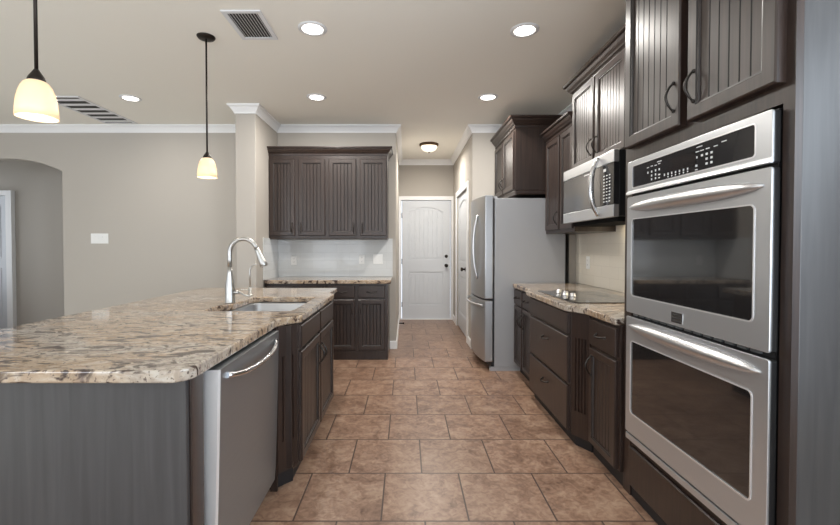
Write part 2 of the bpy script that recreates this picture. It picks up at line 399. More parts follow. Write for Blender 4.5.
# ---------------- panelled doors of the hall
def plank_door(name, wd, ht):
    """door in its own plane: x 0..wd, front at y=0 towards -y; arched upper panel and square lower one, planked"""
    mb = MB()
    px0, px1 = .125, wd - .125
    z1, z2, z3, z4 = .24, .82, 1.03, 1.86
    hw = (px1 - px0) / 2; ris = .085; rd = (hw * hw + ris * ris) / (2 * ris); a0 = math.asin(hw / rd)
    def archpts(i):
        top = z4 - i
        return [(px0 + i, z3 + i), (px1 - i, z3 + i)] + [((px0 + px1) / 2 + rd * math.sin(a) * (hw - i) / hw, top + ris - rd + rd * math.cos(a)) for a in [a0 - 2 * a0 * k / 14 for k in range(15)]]
    def sq(i): return [(px0 + i, z1 + i), (px1 - i, z1 + i), (px1 - i, z2 - i), (px0 + i, z2 - i)]
    mb.prism(rect(0, wd, 0, ht), 0, .012, 'xz', [archpts(0), sq(0)])
    mb.box(0, wd, .012, .04, 0, ht)
    for fn in (archpts, sq):
        mb.prism(fn(0), .004, .012, 'xz', [fn(.012)])
    # planks with v grooves between them
    npl = 7; x = px0 + .03; dx = (px1 - px0 - .06) / npl
    for k in range(npl):
        mb.box(x + k * dx + .003, x + (k + 1) * dx - .003, .005, .012, z1 + .03, z2 - .03)
        xm = x + (k + .5) * dx; t = (xm - (px0 + px1) / 2) / hw
        mb.box(x + k * dx + .003, x + (k + 1) * dx - .003, .005, .012, z3 + .03, z4 - .035 + ris * (1 - t * t))
    return struct(name, mb, M['door'], bevel=.0025)
def knob(parent, x, z, out, name='door_knob', lever=False):
    mb = MB().lathe([(.031, 0), (.031, -.006), (.012, -.010), (.012, -.03), (.024, -.036), (.029, -.05), (.024, -.064), (0, -.068)], 20, (x, out, z), axis='y')
    o = mb.build(name, M['bronze'], parent); o['label'] = 'dark bronze door knob'; return o
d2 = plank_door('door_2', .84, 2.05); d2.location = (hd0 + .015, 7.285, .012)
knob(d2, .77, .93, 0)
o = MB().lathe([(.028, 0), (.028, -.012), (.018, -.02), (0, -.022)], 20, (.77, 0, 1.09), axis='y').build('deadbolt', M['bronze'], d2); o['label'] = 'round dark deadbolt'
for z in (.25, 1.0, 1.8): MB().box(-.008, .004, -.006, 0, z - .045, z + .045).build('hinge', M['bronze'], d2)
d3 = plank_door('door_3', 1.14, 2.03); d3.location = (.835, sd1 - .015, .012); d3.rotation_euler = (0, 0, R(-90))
knob(d3, .81, .94, 0)
def casing(name, pts_fn, m=None): pass
cw = .075
struct('trim_3', MB().prism([(hd0 - cw + .03, 0), (hd0 - cw + .03, hdz + cw - .01), (hd1 + .045, hdz + cw - .01), (hd1 + .045, 0), (hd1, 0), (hd1, hdz), (hd0, hdz), (hd0, 0)], 7.252, 7.27, 'xz').box(hd0, hd1, 7.26, 7.30, 0, .012), M['trim'], bevel=.004)
struct('trim_4', MB().prism([(sd0 - cw, 0), (sd0 - cw, sdz + cw), (sd1 + cw, sdz + cw), (sd1 + cw, 0), (sd1, 0), (sd1, sdz), (sd0, sdz), (sd0, 0)], .80, .82, 'yz'), M['trim'], bevel=.004)
# something black low on the hall wall: rubber stop
tag(MB().lathe([(.009, 0), (.009, .06), (.015, .062), (.015, .08), (0, .082)], 12, (-.11, 6.6, .06), axis='x').build('door_stop', M['bronze']), 'small dark door stop low on the left side wall of the hall', 'door stop')

# tiled splashbacks
struct('trim_5', MB().box(-1.592, -.165, YW - .012, YW, .9, 1.372), M['tile_grey'], bevel=.002)
struct('trim_6', MB().box(-1.592, -1.580, 4.66, YW - .012, .9, 1.372), M['tile_grey'], bevel=.002)
struct('trim_7', MB().box(XR - .012, XR, 2.2, 4.36, .9, 1.55), M['tile_cream'], bevel=.002)

struct('trim_8', MB().box(1.70, XR, 4.365, 4.40, 0, 1.40), M['wall'])
# ------------------------------------------------------------------ cabinets
FM = [M['espresso'], M['groove'], M['bead']]
def pull_v(parent, x, z, t, L=.115, flip=0):
    pts = []; rad = []
    for k in range(13):
        u = -1 + 2 * k / 12
        pts.append((x + flip * .012 * (1 - u * u), -t - .004 - .030 * (1 - abs(u) ** 1.7), z + u * L / 2)); rad.append(.0036 + .0022 * (1 - u * u))
    mb = MB().tube(pts, rad, 8)
    for s in (-1, 1): mb.lathe([(.008, 0), (.008, -.004), (.004, -.008)], 10, (x, -t, z + s * L / 2), axis='y')
    return mb.build('handle', M['pull'], parent)
def pull_h(parent, x, z, t, L=.105):
    pts = []; rad = []
    for k in range(13):
        u = -1 + 2 * k / 12
        pts.append((x + u * L / 2, -t - .004 - .030 * (1 - abs(u) ** 1.9), z - .006 * (1 - u * u))); rad.append(.0036 + .0025 * (1 - u * u))
    mb = MB().tube(pts, rad, 8)
    for s in (-1, 1): mb.lathe([(.008, 0), (.008, -.004), (.004, -.008)], 10, (x + s * L / 2, -t, z), axis='y')
    return mb.build('handle', M['pull'], parent)
def front(parent, x0, x1, z0, z1, t=.02, fw=.055, bead=True, name='door', pitch=.038):
    """door or drawer front: mitred stiles and rails with a stepped edge and a beadboard (or flat) centre; y -t..0"""
    bm = bmesh.new(); mb = MB(); mb.bm.free(); mb.bm = bm
    rings_def = [(0, 0, 0), (0, -t + .005, 0), (.004, -t + .001, 0), (.006, -t, 0)]
    if bead: rings_def += [(fw - .010, -t, 0), (fw - .006, -t + .004, 1), (fw - .002, -t + .005, 2), (fw, -t + .012, 2)]
    rings = []
    for ins, y, _ in rings_def:
        rings.append([bm.verts.new(p) for p in ((x0 + ins, y, z0 + ins), (x1 - ins, y, z0 + ins), (x1 - ins, y, z1 - ins), (x0 + ins, y, z1 - ins))])
    for i in range(len(rings) - 1):
        for k in range(4):
            f = bm.faces.new((rings[i][k], rings[i][(k + 1) % 4], rings[i + 1][(k + 1) % 4], rings[i + 1][k])); f.material_index = rings_def[i + 1][2]
    if not bead:
        bm.faces.new(rings[-1])
    else:
        a, b = x0 + fw, x1 - fw; zz0, zz1 = z0 + fw, z1 - fw; yb = -t + .012
        npl = max(2, round((b - a) / pitch)); dx = (b - a) / npl; xs = [(a, yb)]
        for k in range(npl):
            p, q = a + k * dx, a + (k + 1) * dx
            xs.append((q - .0032 if k < npl - 1 else q, yb))
            if k < npl - 1: xs += [(q, yb + .0045), (q + .0032, yb)]
        prev = None
        for i, (x, y) in enumerate(xs):
            cur = (bm.verts.new((x, y, zz0)), bm.verts.new((x, y, zz1)))
            if prev:
                f = bm.faces.new((prev[0], cur[0], cur[1], prev[1])); f.material_index = 1 if abs(y - py) > 1e-4 else 0
            prev, py = cur, y
    bm.faces.new(rings[0][::-1])
    return mb.build(name, FM, parent, recalc=False)
def door(parent, x0, x1, z0, z1, hx=None, hz=None, flip=0, fw=.055, pitch=.038, t=.02):
    d = front(parent, x0, x1, z0, z1, fw=fw, pitch=pitch, t=t)
    if hx is not None: pull_v(d, hx, hz, t, flip=flip)
    return d
def drawer(parent, x0, x1, z0, z1, handle=True, hz=None, t=.02):
    d = front(parent, x0, x1, z0, z1, bead=False, name='drawer', t=t)
    if handle: pull_h(d, (x0 + x1) / 2, hz if hz is not None else (z0 + z1) / 2, t)
    return d
CROWN = [(0, -.02), (.008, -.02), (.010, -.008), (.004, -.004), (.006, .004), (.014, .012), (.022, .016), (.026, .024), (.040, .040), (.048, .056), (.048, .061), (.060, .064), (.066, .070), (.066, .085), (0, .085)]
def crown(parent, path, z, side, sc=1.0):
    pr = [(o * sc, z + h * sc) for o, h in CROWN]
    return MB().molding(path, pr, side=side).build('crown_moulding', M['espresso'], parent)

def fluted(parent, p0, p1, z0, z1, name='fluted_pilaster', nfl=4):
    """angled filler post between two points (local x,y), with vertical flutes"""
    p0, p1 = Vector(p0), Vector(p1); d = (p1 - p0); L = d.length; d.normalize(); nrm = Vector((d.y, -d.x))
    bm = bmesh.new()
    marg = L * .16; step = (L - 2 * marg) / nfl; prof = [(0, 0)]
    fz0, fz1 = z0 + .16, z1 - .16
    def strip(za, zb, flutes):
        prof = [(0, 0)]
        if flutes:
            for k in range(nfl):
                c = marg + (k + .5) * step
                prof += [(c - step * .32, 0), (c - step * .2, -.009), (c + step * .2, -.009), (c + step * .32, 0)]
        prof.append((L, 0)); prev = None
        for s, h in prof:
            q = p0 + d * s + nrm * h
            cur = (bm.verts.new((q.x, q.y, za)), bm.verts.new((q.x, q.y, zb)))
            if prev: bm.faces.new((prev[0], cur[0], cur[1], prev[1]))
            prev = cur
    strip(z0, fz0, False); strip(fz0, fz1, True); strip(fz1, z1, False)
    b0, b1 = p0 - nrm * .02, p1 - nrm * .02
    def P(q, z): return bm.verts.new((q.x, q.y, z))
    bm.faces.new((P(b0, z0), P(b0, z1), P(b1, z1), P(b1, z0)))
    bm.faces.new((P(p0, z0), P(p0, z1), P(b0, z1), P(b0, z0))); bm.faces.new((P(p1, z0), P(b1, z0), P(b1, z1), P(p1, z1)))
    bm.faces.new((P(p0, z1), P(p1, z1), P(b1, z1), P(b0, z1))); bm.faces.new((P(p0, z0), P(b0, z0), P(b1, z0), P(p1, z0)))
    mb = MB(); mb.bm.free(); mb.bm = bm
    return mb.build(name, M['espresso'], parent, recalc=False)

# ---- far kitchen: wall cabinet, base cabinet, counter
wc = thing('wall_cabinet', 'dark wall cabinet with four beadboard doors on the far kitchen wall', 'cabinet', (-1.590, 4.87, 1.37))
MB().box(0, 1.374, 0, .325, 0, .985).box(0, 1.374, .0, .325, -.012, 0).build('body', M['espresso'], wc, bevel=.002)
xs = [(.012, .302), (.345, .653), (.698, 1.012), (1.058, 1.362)]
hx = [.272, .372, .985, 1.085]
for (a, b), h in zip(xs, hx): door(wc, a, b, .03, .915, h, .12, flip=0)
crown(wc, [(0, 0), (1.374, 0), (1.374, .325)], .975, 1, .9)
bc = thing('base_cabinet', 'dark base cabinet with drawers over doors under the far wall counter', 'cabinet', (-1.576, 4.69, 0))
MB().box(0, 1.372, 0, .49, .1, .858).build('body', M['espresso'], bc, bevel=.002)
MB().box(0, 1.372, .0, .49, 0, .1).build('plinth', M['espresso'], bc, bevel=.003)
for k in range(4):
    x0 = .03 + k * .337; x1 = x0 + .30
    drawer(bc, x0, x1, .70, .838)
    door(bc, x0, x1, .115, .68, x1 - .03 if k % 2 == 0 else x0 + .03, .58)
tag(MB().prism([(-1.578, 4.652), (-.168, 4.652), (-.168, YW - .013), (-1.578, YW - .013)], .86, .9, 'xy').build('countertop', M['granite'], bevel=.006), 'granite countertop along the far kitchen wall below the grey tiles', 'countertop')

# ---- island
def isl_out(o=0):
    return [(-1.855, 3.80), (-1.855, 1.27), (-.735, 1.27), (-.715, 1.272), (-.695, 1.283), (-.678, 1.302), (-.670, 1.325), (-.667, 1.35), (-.667, 2.17), (-.655, 2.195), (-.588, 2.275), (-.572, 2.30), (-.568, 3.30), (-.575, 3.33), (-.612, 3.39), (-.625, 3.41), (-.625, 3.80)]
sink_hole = [(-.672, 2.49), (-.672, 3.08), (-.685, 3.11), (-.715, 3.125), (-1.09, 3.125), (-1.12, 3.11), (-1.132, 3.08), (-1.132, 2.735), (-1.15, 2.70), (-1.18, 2.685), (-1.195, 2.66), (-1.195, 2.49), (-1.182, 2.455), (-1.15, 2.44), (-.715, 2.44), (-.685, 2.455)]
tag(MB().prism(isl_out(), .86, .9, 'xy', [sink_hole]).build('island_countertop', M['granite'], bevel=.007, seg=3), 'large granite countertop of the island with the sink cut into it', 'countertop')
ic = thing('island_cabinet', 'dark stained island base with a plain panel facing the camera', 'island', (-1.25, 2.4, 0))
def W(mb, dx=1.25, dy=-2.4):
    bmesh.ops.translate(mb.bm, vec=Vector((dx, dy, 0)), verts=mb.bm.verts); return mb
W(MB().box(-1.55, -1.27, 1.343, 3.72, 0, .858)).build('rear_body', M['espresso_panel'], ic)
W(MB().box(-1.55, -.70, 1.323, 1.343, 0, .858)).build('end_panel', M['espresso_panel'], ic, bevel=.002)
W(MB().box(-.72, -.692, 1.343, 1.425, 0, .858)).build('corner_stile', M['espresso'], ic, bevel=.003)
W(MB().box(-1.27, -.70, 3.70, 3.72, 0, .858)).build('far_panel', M['espresso_panel'], ic, bevel=.002)
# dishwasher: faces +X
dw = thing('dishwasher', 'stainless steel dishwasher with a curved bar handle in the island', 'dishwasher', (-.69, 1.45, 0), R(90))
MB().box(.005, .685, .02, .55, .09, .852).build('tub', M['blackplastic'], dw)
bm_ = MB()
# gently curved door, leaning out a touch at the top
bm = bm_.bm; ny = 10; cols = []
for k in range(ny + 1):
    z = .085 + (.848 - .085) * k / ny; yy = -.012 - .024 * (k / ny) ** .7
    cols.append([bm.verts.new((x, y, z)) for x, y in ((0.0, .018), (0.0, yy), (.008, yy - .006), (.677, yy - .006), (.685, yy), (.685, .018))])
for a, b in zip(cols, cols[1:]):
    for k in range(5):
        f = bm.faces.new((a[k], a[k + 1], b[k + 1], b[k])); f.material_index = 1 if k == 1 or k == 0 else 0
bm.faces.new(cols[0]); bm.faces.new(cols[-1][::-1]); 
for a, b in zip(cols, cols[1:]): bm.faces.new((a[5], b[5], b[0], a[0]))
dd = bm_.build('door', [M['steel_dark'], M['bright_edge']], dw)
pts = []; rad = []
for k in range(21):
    u = -1 + 2 * k / 20
    pts.append((.345 + u * .285, -.042 - .034 * (1 - abs(u) ** 3), .80 - .012 * (1 - u * u) + .012 * abs(u) ** 4)); rad.append(.011)
MB().tube(pts, rad, 10).build('handle', M['handle_steel'], dd)
MB().box(.02, .67, .045, .06, .0, .085).build('kick_plate', M['toe'], dw)
# sink base cabinet: faces +X, origin at near front corner
sb = thing('sink_base_cabinet', 'dark sink base cabinet in the island with two drawer fronts over two doors', 'cabinet', (-.587, 2.16, 0), R(90))
b = MB()
b.box(.10, 1.13, 0, .02, .10, .72).box(.10, 1.13, 0, .02, .72, .858)                      # face frame
b.box(.05, .065, .02, .66, .1, .858).box(1.16, 1.175, .02, .66, .1, .858).box(.065, 1.16, .645, .66, .1, .858).box(.065, 1.16, .02, .645, .1, .118)
b.build('body', M['espresso'], sb)
MB().box(.11, 1.12, .035, .64, 0, .1).build('toe_kick', M['toe'], sb)
for a, c in ((.115, .600), (.625, 1.105)):
    drawer(sb, a, c, .725, .848, handle=False)
door(sb, .115, .600, .10, .705, .575, .57)
door(sb, .625, 1.105, .10, .705, .65, .57)
fluted(sb, (.015, .083), (.10, .004), .085, .858)
fluted(sb, (1.13, .004), (1.19, .06), .085, .858)
MB().box(.0, .016, .085, .12, 0, .858).build('stile', M['espresso'], sb)
MB().prism([(1.19, .06), (1.53, .06), (1.53, .10), (1.19, .10)], .0, .858, 'xy').build('end_stile', M['espresso'], sb)
MB().prism([(.02, .11), (.105, .03), (.11, .10), (.02, .13)], 0, .085, 'xy').build('pilaster_base', M['toe'], sb)

# sink: double bowl
sk = thing('double_sink', 'double bowl stainless steel sink set into the island countertop', 'sink', (-.9, 2.78, .858))
def bowl(x0, x1, y0, y1, d):
    mb = MB(); bm = mb.bm; rings = []
    for ins, z in ((0, 0), (.006, -.012), (.012, -d + .03), (.03, -d + .006), (.06, -d)):
        rings.append([bm.verts.new((x, y, z)) for x, y in rrect(x0 + ins, x1 - ins, y0 + ins, y1 - ins, .055)])
    for a, b in zip(rings, rings[1:]):
        for k in range(len(a)):
            f = bm.faces.new((a[k], a[(k + 1) % len(a)], b[(k + 1) % len(a)], b[k])); f.smooth = True
    bm.faces.new(rings[-1])
    return mb
for x0, y0, y1 in ((-.30, -.345, -.095), (-.235, -.07, .35)):
    mb = bowl(x0, .225, y0, y1, .19)
    bw = mb.build('bowl', M['basin'], sk)
    bw.modifiers.new('solid', 'SOLIDIFY').thickness = .0015
    MB().lathe([(.04, .0), (.042, .003), (.02, .003), (.0, .001)], 20, (0, (y0 + y1) / 2, -.188)).build('drain', M['handle_steel'], bw)
hl = [rrect(-.30, .225, -.345, -.095, .055), rrect(-.235, .225, -.07, .35, .055)]
MB().prism([(-.315, -.36), (.24, -.36), (.24, .365), (-.25, .365), (-.25, -.075), (-.315, -.075)], -.0015, .0005, 'xy', hl).build('rim', M['basin'], sk)

# faucet
fx, fy = -1.178, 2.80
fa = thing('kitchen_faucet', 'tall brushed nickel gooseneck faucet with pull down spray head', 'faucet', (fx, fy, .9))
MB().lathe([(.034, 0), (.034, .006), (.031, .012), (.031, .06), (.0305, .10), (.024, .15), (.0175, .20), (.0165, .24)], 24).build('body', M['chrome'], fa)
pts = [(0, 0, .235), (0, 0, .29)]; rr_ = .092
for k in range(0, 16):
    a = PI - PI * k / 15 * .90; pts.append((rr_ + rr_ * math.cos(a), 0, .335 + rr_ * math.sin(a)))
ex, ez = pts[-1][0], pts[-1][2]
MB().tube(pts, .0145, 14).build('spout', M['chrome'], fa)
dx, dz = (pts[-1][0] - pts[-2][0]), (pts[-1][2] - pts[-2][2]); q = math.hypot(dx, dz); dx /= q; dz /= q
hp = [(ex + dx * s, 0, ez + dz * s) for s in (0, .02, .06, .10, .125, .13)]
MB().tube(hp, [.0155, .0165, .020, .0245, .026, .022], 14).build('spray_head', M['chrome'], fa)
MB().box(ex + .017, ex + .024, -.007, .007, ez - .10, ez - .06).build('button', M['blackplastic'], fa)
o = MB().lathe([(.013, .025), (.014, .045), (.011, .058)], 14, (0, 0, .07), axis='x')
o.tube([(.05, 0, .07), (.075, -.01, .068), (.105, -.03, .056), (.14, -.04, .05)], [.008, .007, .006, .005], 10)
o.build('lever', M['chrome'], fa)
f2 = thing('drinking_water_tap', 'small thin gooseneck water tap behind the island sink', 'tap', (-1.19, 3.19, .9))
MB().lathe([(.02, 0), (.02, .008), (.012, .012), (.012, .06), (.006, .065)], 18).build('base', M['chrome'], f2)
pts = [(0, 0, .06), (0, 0, .17)] + [(.05 - .05 * math.cos(R(a)), 0, .19 + .05 * math.sin(R(a))) for a in range(0, 106, 12)]
MB().tube(pts, .0055, 10).build('spout', M['chrome'], f2)
MB().tube([(0, 0, .045), (-.03, -.03, .05), (-.05, -.05, .052)], [.006, .005, .006], 8).build('lever', M['chrome'], f2)

# ---- right run (faces -X): local x runs toward the camera
def RUN(name, label, cat, yfar, xf, z=0, group=None): return thing(name, label, cat, (xf, yfar, z), R(-90), group)
# base cabinets
b1 = RUN('base_cabinet', 'dark base cabinet with two small drawers beside the refrigerator', 'cabinet', 4.25, 1.115)
MB().box(0, .60, 0, .64, .1, .858).build('body', M['espresso'], b1, bevel=.002)
MB().box(0, .60, .05, .64, 0, .1).build('toe_kick', M['toe'], b1)
for a, c, h in ((.012, .285, .258), (.31, .585, .337)):
    drawer(b1, a, c, .70, .845); door(b1, a, c, .105, .685, h, .56, fw=.045)
b2 = RUN('drawer_cabinet', 'dark bumped out cabinet with three wide drawer fronts under the cooktop', 'cabinet', 3.54, 1.062)
MB().box(0, .86, 0, .69, .1, .858).build('body', M['espresso'], b2, bevel=.002)
MB().box(0, .86, .03, .69, 0, .1).build('toe_kick', M['toe'], b2)
for (z0, z1, hd) in ((.715, .848, False), (.395, .695, True), (.085, .375, True)):
    drawer(b2, .015, .84, z0, z1, handle=hd, hz=z1 - .095)
fluted(b2, (.862, .002), (.975, .07), .07, .858)
fluted(b2, (-.095, .05), (-.005, .002), .07, .858)
MB().prism([(.862, .03), (.965, .09), (.965, .12), (.862, .06)], 0, .07, 'xy').build('pilaster_base', M['toe'], b2)
b3 = RUN('base_cabinet', 'narrow dark base cabinet with one drawer beside the double oven', 'cabinet', 2.56, 1.135)
MB().box(0, .358, 0, .62, .08, .858).build('body', M['espresso'], b3, bevel=.002)
MB().box(0, .358, .02, .62, 0, .08).build('toe_kick', M['toe'], b3)
drawer(b3, .012, .335, .685, .84, hz=.765); door(b3, .012, .335, .085, .665, .045, .56, fw=.05)
# countertop
ct = [(1.768, 4.255), (1.085, 4.255), (1.085, 3.68), (1.075, 3.655), (1.030, 3.59), (1.022, 3.56), (1.022, 2.72), (1.030, 2.69), (1.085, 2.60), (1.10, 2.57), (1.105, 2.205), (1.768, 2.205)]
tag(MB().prism(ct, .86, .9, 'xy').build('cooktop_counter', M['granite'], bevel=.007, seg=3), 'granite countertop with a bumped out front under the cooktop', 'countertop')
# cooktop
ck = thing('cooktop', 'black glass electric cooktop set on the right countertop', 'cooktop', (1.36, 3.145, .9))
MB().prism(rrect(-.255, .255, -.375, .375, .012), .0003, .006, 'xy').build('glass_top', M['blackglass'], ck, bevel=.002)
mb = MB()
for bx, by, r_ in ((-.10, -.22, .10), (.12, -.22, .08), (.12, .14, .10), (.12, -.02, .05)):
    for rr_ in (r_, r_ * .62):
        mb.prism([(bx + rr_ * math.cos(2 * PI * k / 40), by + rr_ * math.sin(2 * PI * k / 40)) for k in range(40)], .006, .0063, 'xy', [[(bx + (rr_ - .0022) * math.cos(2 * PI * k / 40), by + (rr_ - .0022) * math.sin(2 * PI * k / 40)) for k in range(40)]])
mb.build('burner_rings', mat('grey print', (.16, .16, .16), .4), ck)
for k, (kx, ky) in enumerate(((-.12, .24), (-.15, .17), (-.12, .10), (-.15, .03), (-.12, -.04))):
    MB().lathe([(.0235, .006), (.0235, .010), (.0195, .012), (.0185, .028), (.016, .031), (0, .031)], 20, (kx, ky, 0)).build('knob', M['steel_satin'], ck)

# oven tower
tw = RUN('oven_tower_cabinet', 'tall dark cabinet surrounding the double wall oven', 'cabinet', 2.20, 1.150)
TW = .955
mb = MB()
mb.box(0, .07, 0, .62, .0, 2.62)                       # far stile and side
mb.box(.915, TW, 0, .022, .0, 2.62)                     # near stile
mb.box(.07, .915, 0, .62, 1.715, 2.62)                  # upper box
mb.box(.07, .92, .004, .62, .06, .285)                   # drawer box
mb.box(.07, .92, .60, .62, .285, 1.715)
mb.build('body', M['espresso'], tw)
MB().box(TW - .02, TW, .022, .62, 0, 2.62).build('end_panel', M['espresso_panel'], tw, bevel=.002)
MB().box(.07, .92, .008, .60, 0, .06).build('toe_kick', M['toe'], tw)
d_ = front(tw, .075, .90, .062, .262, bead=False, name='drawer', t=.012)
door(tw, .045, .475, 1.775, 2.56, .44, 1.90, fw=.06, pitch=.045, t=.034)
door(tw, .522, .925, 1.775, 2.56, .562, 1.90, fw=.06, pitch=.045, t=.034)
crown(tw, [(0, 0), (TW, 0), (TW, .60)], 2.60, 1, .95)

ov = RUN('double_wall_oven', 'stainless steel double wall oven with black glass windows', 'oven', 2.125, 1.150)
OWd = .838
MB().box(.012, OWd - .012, .0, .55, .31, 1.705).build('housing', M['blackplastic'], ov)
t0, t1 = -.030, -.002
def shape_panel(x0, x1, z0, z1, win, name, y0=t0, y1=t1):
    p = MB().prism(rrect(x0, x1, z0, z1, .008, 3), y0, y0 + .008, 'xz', [rrect(*win, .018)]).prism(rrect(x0 + .001, x1 - .001, z0 + .001, z1 - .001, .008, 3), y0 + .0085, y1, 'xz', mi=1).build(name, [M['steel'], M['blackplastic']], ov, bevel=.002)
    MB().prism(rrect(win[0] - .001, win[1] + .001, win[2] - .001, win[3] + .001, .018), y0 + .003, y0 + .008, 'xz').build('window', M['blackglass'], p)
    # bright bead round the glass
    MB().prism(rrect(win[0] - .004, win[1] + .004, win[2] - .004, win[3] + .004, .021), y0 - .002, y0 + .002, 'xz', [rrect(win[0] + .001, win[1] - .001, win[2] + .001, win[3] - .001, .017)]).build('window_trim', M['bright_edge'], p)
    return p
cp = MB().prism(rrect(0, OWd, 1.535, 1.70, .008, 3), t0, t0 + .008, 'xz', [rrect(.045, .775, 1.567, 1.672, .012)]).prism(rrect(.001, OWd - .001, 1.536, 1.699, .008, 3), t0 + .0085, t1, 'xz', mi=1).build('control_panel', [M['steel'], M['blackplastic']], ov, bevel=.002)
MB().prism(rrect(.044, .776, 1.566, 1.673, .012), t0 + .003, t0 + .008, 'xz').build('display', M['panelglass'], cp)
MB().prism(rrect(.041, .779, 1.563, 1.676, .014), t0 - .0015, t0 + .002, 'xz', [rrect(.046, .774, 1.568, 1.671, .011)]).build('display_trim', M['bright_edge'], cp)
MB().prism([(.0, t0 + .01), (.0, t0 - .004), (.0, t0 - .004)] and [(t0 + .002, 1.535), (t0 - .008, 1.537), (t0 - .006, 1.548), (t0 + .002, 1.556)], 0, OWd, 'yz').build('lower_lip', M['bright_edge'], cp)
MB().prism(rrect(.335, .50, 1.592, 1.650, .026), t0 + .0005, t0 + .004, 'xz').build('readout', M['blackglass'], cp)
mb = MB()
def bar(x, z, wd, h): mb.box(x - wd / 2, x + wd / 2, t0 + .0008, t0 + .0034, z - h / 2, z + h / 2)
for i, x in enumerate((.175, .205, .235, .262)):
    bar(x, 1.643 + (i % 2) * .002, .014, .0035)
    for z in (1.620, 1.602, 1.585) if i in (1, 2) else (1.62,): bar(x, z, .006, .009)
bar(.262, 1.655, .03, .0035); bar(.262, 1.597, .012, .006); bar(.262, 1.583, .008, .005)
for x in (.30, .325, .35, .375, .40, .425, .45):
    bar(x, 1.589 + .0, .005, .010)
    if x > .31: bar(x, 1.577, .004, .006)
for x in (.505, .53, .56, .60): bar(x, 1.643, .018, .0035)
bar(.515, 1.660, .03, .003); bar(.640, 1.650, .022, .0035)
for x in (.50, .53, .555, .58):
    for z in ((1.622, 1.590) if x in (.50,) else (1.624, 1.606, 1.588) if x > .54 else (1.624,)): bar(x, z, .009, .008)
bar(.50, 1.575, .012, .004)
mb.build('button_markings', M['marks'], cp)
wu = (.045, .775, 1.035, 1.412); wl = (.045, .775, .448, .808)
u_ = shape_panel(0, OWd, .948, 1.524, wu, 'oven_door'); l_ = shape_panel(0, OWd, .345, .928, wl, 'oven_door')
def oven_handle(par, z):
    n_ = 25; bm = bmesh.new(); rings = []
    for k in range(n_):
        u = -1 + 2 * k / (n_ - 1); e = (1 - abs(u) ** 2.2); hh = .004 + .026 * (1 - abs(u) ** 3) ** .7 ; dp = .004 + .034 * e ** .6
        x = OWd / 2 + u * (OWd / 2 - .028); ring = []
        for j in range(9):
            a = -PI / 2 + PI * j / 8
            ring.append(bm.verts.new((x, t0 - .0005 - dp * math.cos(a), z + hh * math.sin(a))))
        rings.append(ring)
    for a, b in zip(rings, rings[1:]):
        for j in range(8):
            f = bm.faces.new((a[j], a[j + 1], b[j + 1], b[j])); f.smooth = True
        bm.faces.new((a[8], a[0], b[0], b[8]))
    bm.faces.new(rings[0]); bm.faces.new(rings[-1])
    mb = MB(); mb.bm.free(); mb.bm = bm; return mb.build('handle', M['steel_satin'], par)
oven_handle(u_, 1.470); oven_handle(l_, .882)
bp_ = MB().box(.365, .435, t0 - .003, t0, .962, 1.005).build('badge', M['handle_steel'], u_)
mb = MB().box(.370, .430, t0 - .004, t0 - .003, .992, .999).box(.370, .430, t0 - .004, t0 - .003, .979, .986).box(.370, .430, t0 - .004, t0 - .003, .967, .973)
mb.build('badge_lettering', M['slot'], bp_)
MB().box(0, OWd, -.028, -.002, .305, .335).build('lower_trim', M['steel'], ov, bevel=.003)
mb = MB()
for k in range(14): mb.box(.03 + k * .055, .07 + k * .055, -.012, -.004, .934, .942)
mb.build('vent_slots', M['steel_dark'], ov)

# microwave
mw = RUN('over_range_microwave', 'stainless steel microwave hanging above the cooktop', 'microwave', 3.47, 1.335, 1.465)
WM = .84
MB().box(.0, WM, 0, .43, .004, .421).build('housing', M['blackplastic'], mw, bevel=.003)
MB().box(.0, WM, -.035, -.001, .345, .421).build('top_trim', M['steel'], mw, bevel=.003)
MB().box(.0, WM, -.035, -.001, .0, .078).build('bottom_trim', M['steel'], mw, bevel=.003)
dr = MB().box(.0, .655, -.033, -.001, .08, .343).build('door', M['microglass'], mw, bevel=.002)
MB().box(.657, WM, -.034, -.001, .08, .343).build('control_panel', M['panelglass'], mw, bevel=.002)
mb = MB()
for r_ in range(9):
    for c_ in range(3): mb.box(.70 + c_ * .038, .718 + c_ * .038, -.0352, -.034, .10 + r_ * .021, .107 + r_ * .021)
mb.box(.70, .735, -.0352, -.034, .300, .318)
mb.build('button_markings', M['marks'], mw)
mb = MB()
for k in range(8): mb.box(.40 + k * .011, .408 + k * .011, -.0345, -.033, .322, .330)
mb.build('brand_lettering', M['marks'], dr)
pts = []; rad = []
for k in range(25):
    u = -1 + 2 * k / 24
    pts.append((.645, -.042 - .050 * (1 - abs(u) ** 2.4), .21 + u * .192)); rad.append(.011 + .008 * (1 - u * u))
MB().tube(pts, rad, 12).build('handle', M['handle_steel'], dr)
MB().box(.06, .78, .02, .30, -.026, .0045).build('underside_filter', mat('matte black', (.01, .01, .01), .9, spec=.1), mw)
o = MB().box(.10, .25, .34, .40, -.004, .0045).build('lamp_lens', mat('lit lens', (1, .9, .7), .4, emit=(1, .85, .6), estr=3), mw)
l = area('microwave_lamp', (.175, .37, -.012), (0, 0, 0), .14, .06, .3, (1, .85, .62)); l.parent = mw
l = area('microwave_lamp', (.65, .37, -.012), (0, 0, 0), .14, .06, 2.2, (1, .85, .62)); l.parent = mw
MB().box(.59, .74, .34, .40, -.004, .0045).build('lamp_lens', mat('lit lens', (1, .9, .7), .4, emit=(1, .85, .6), estr=3), mw)

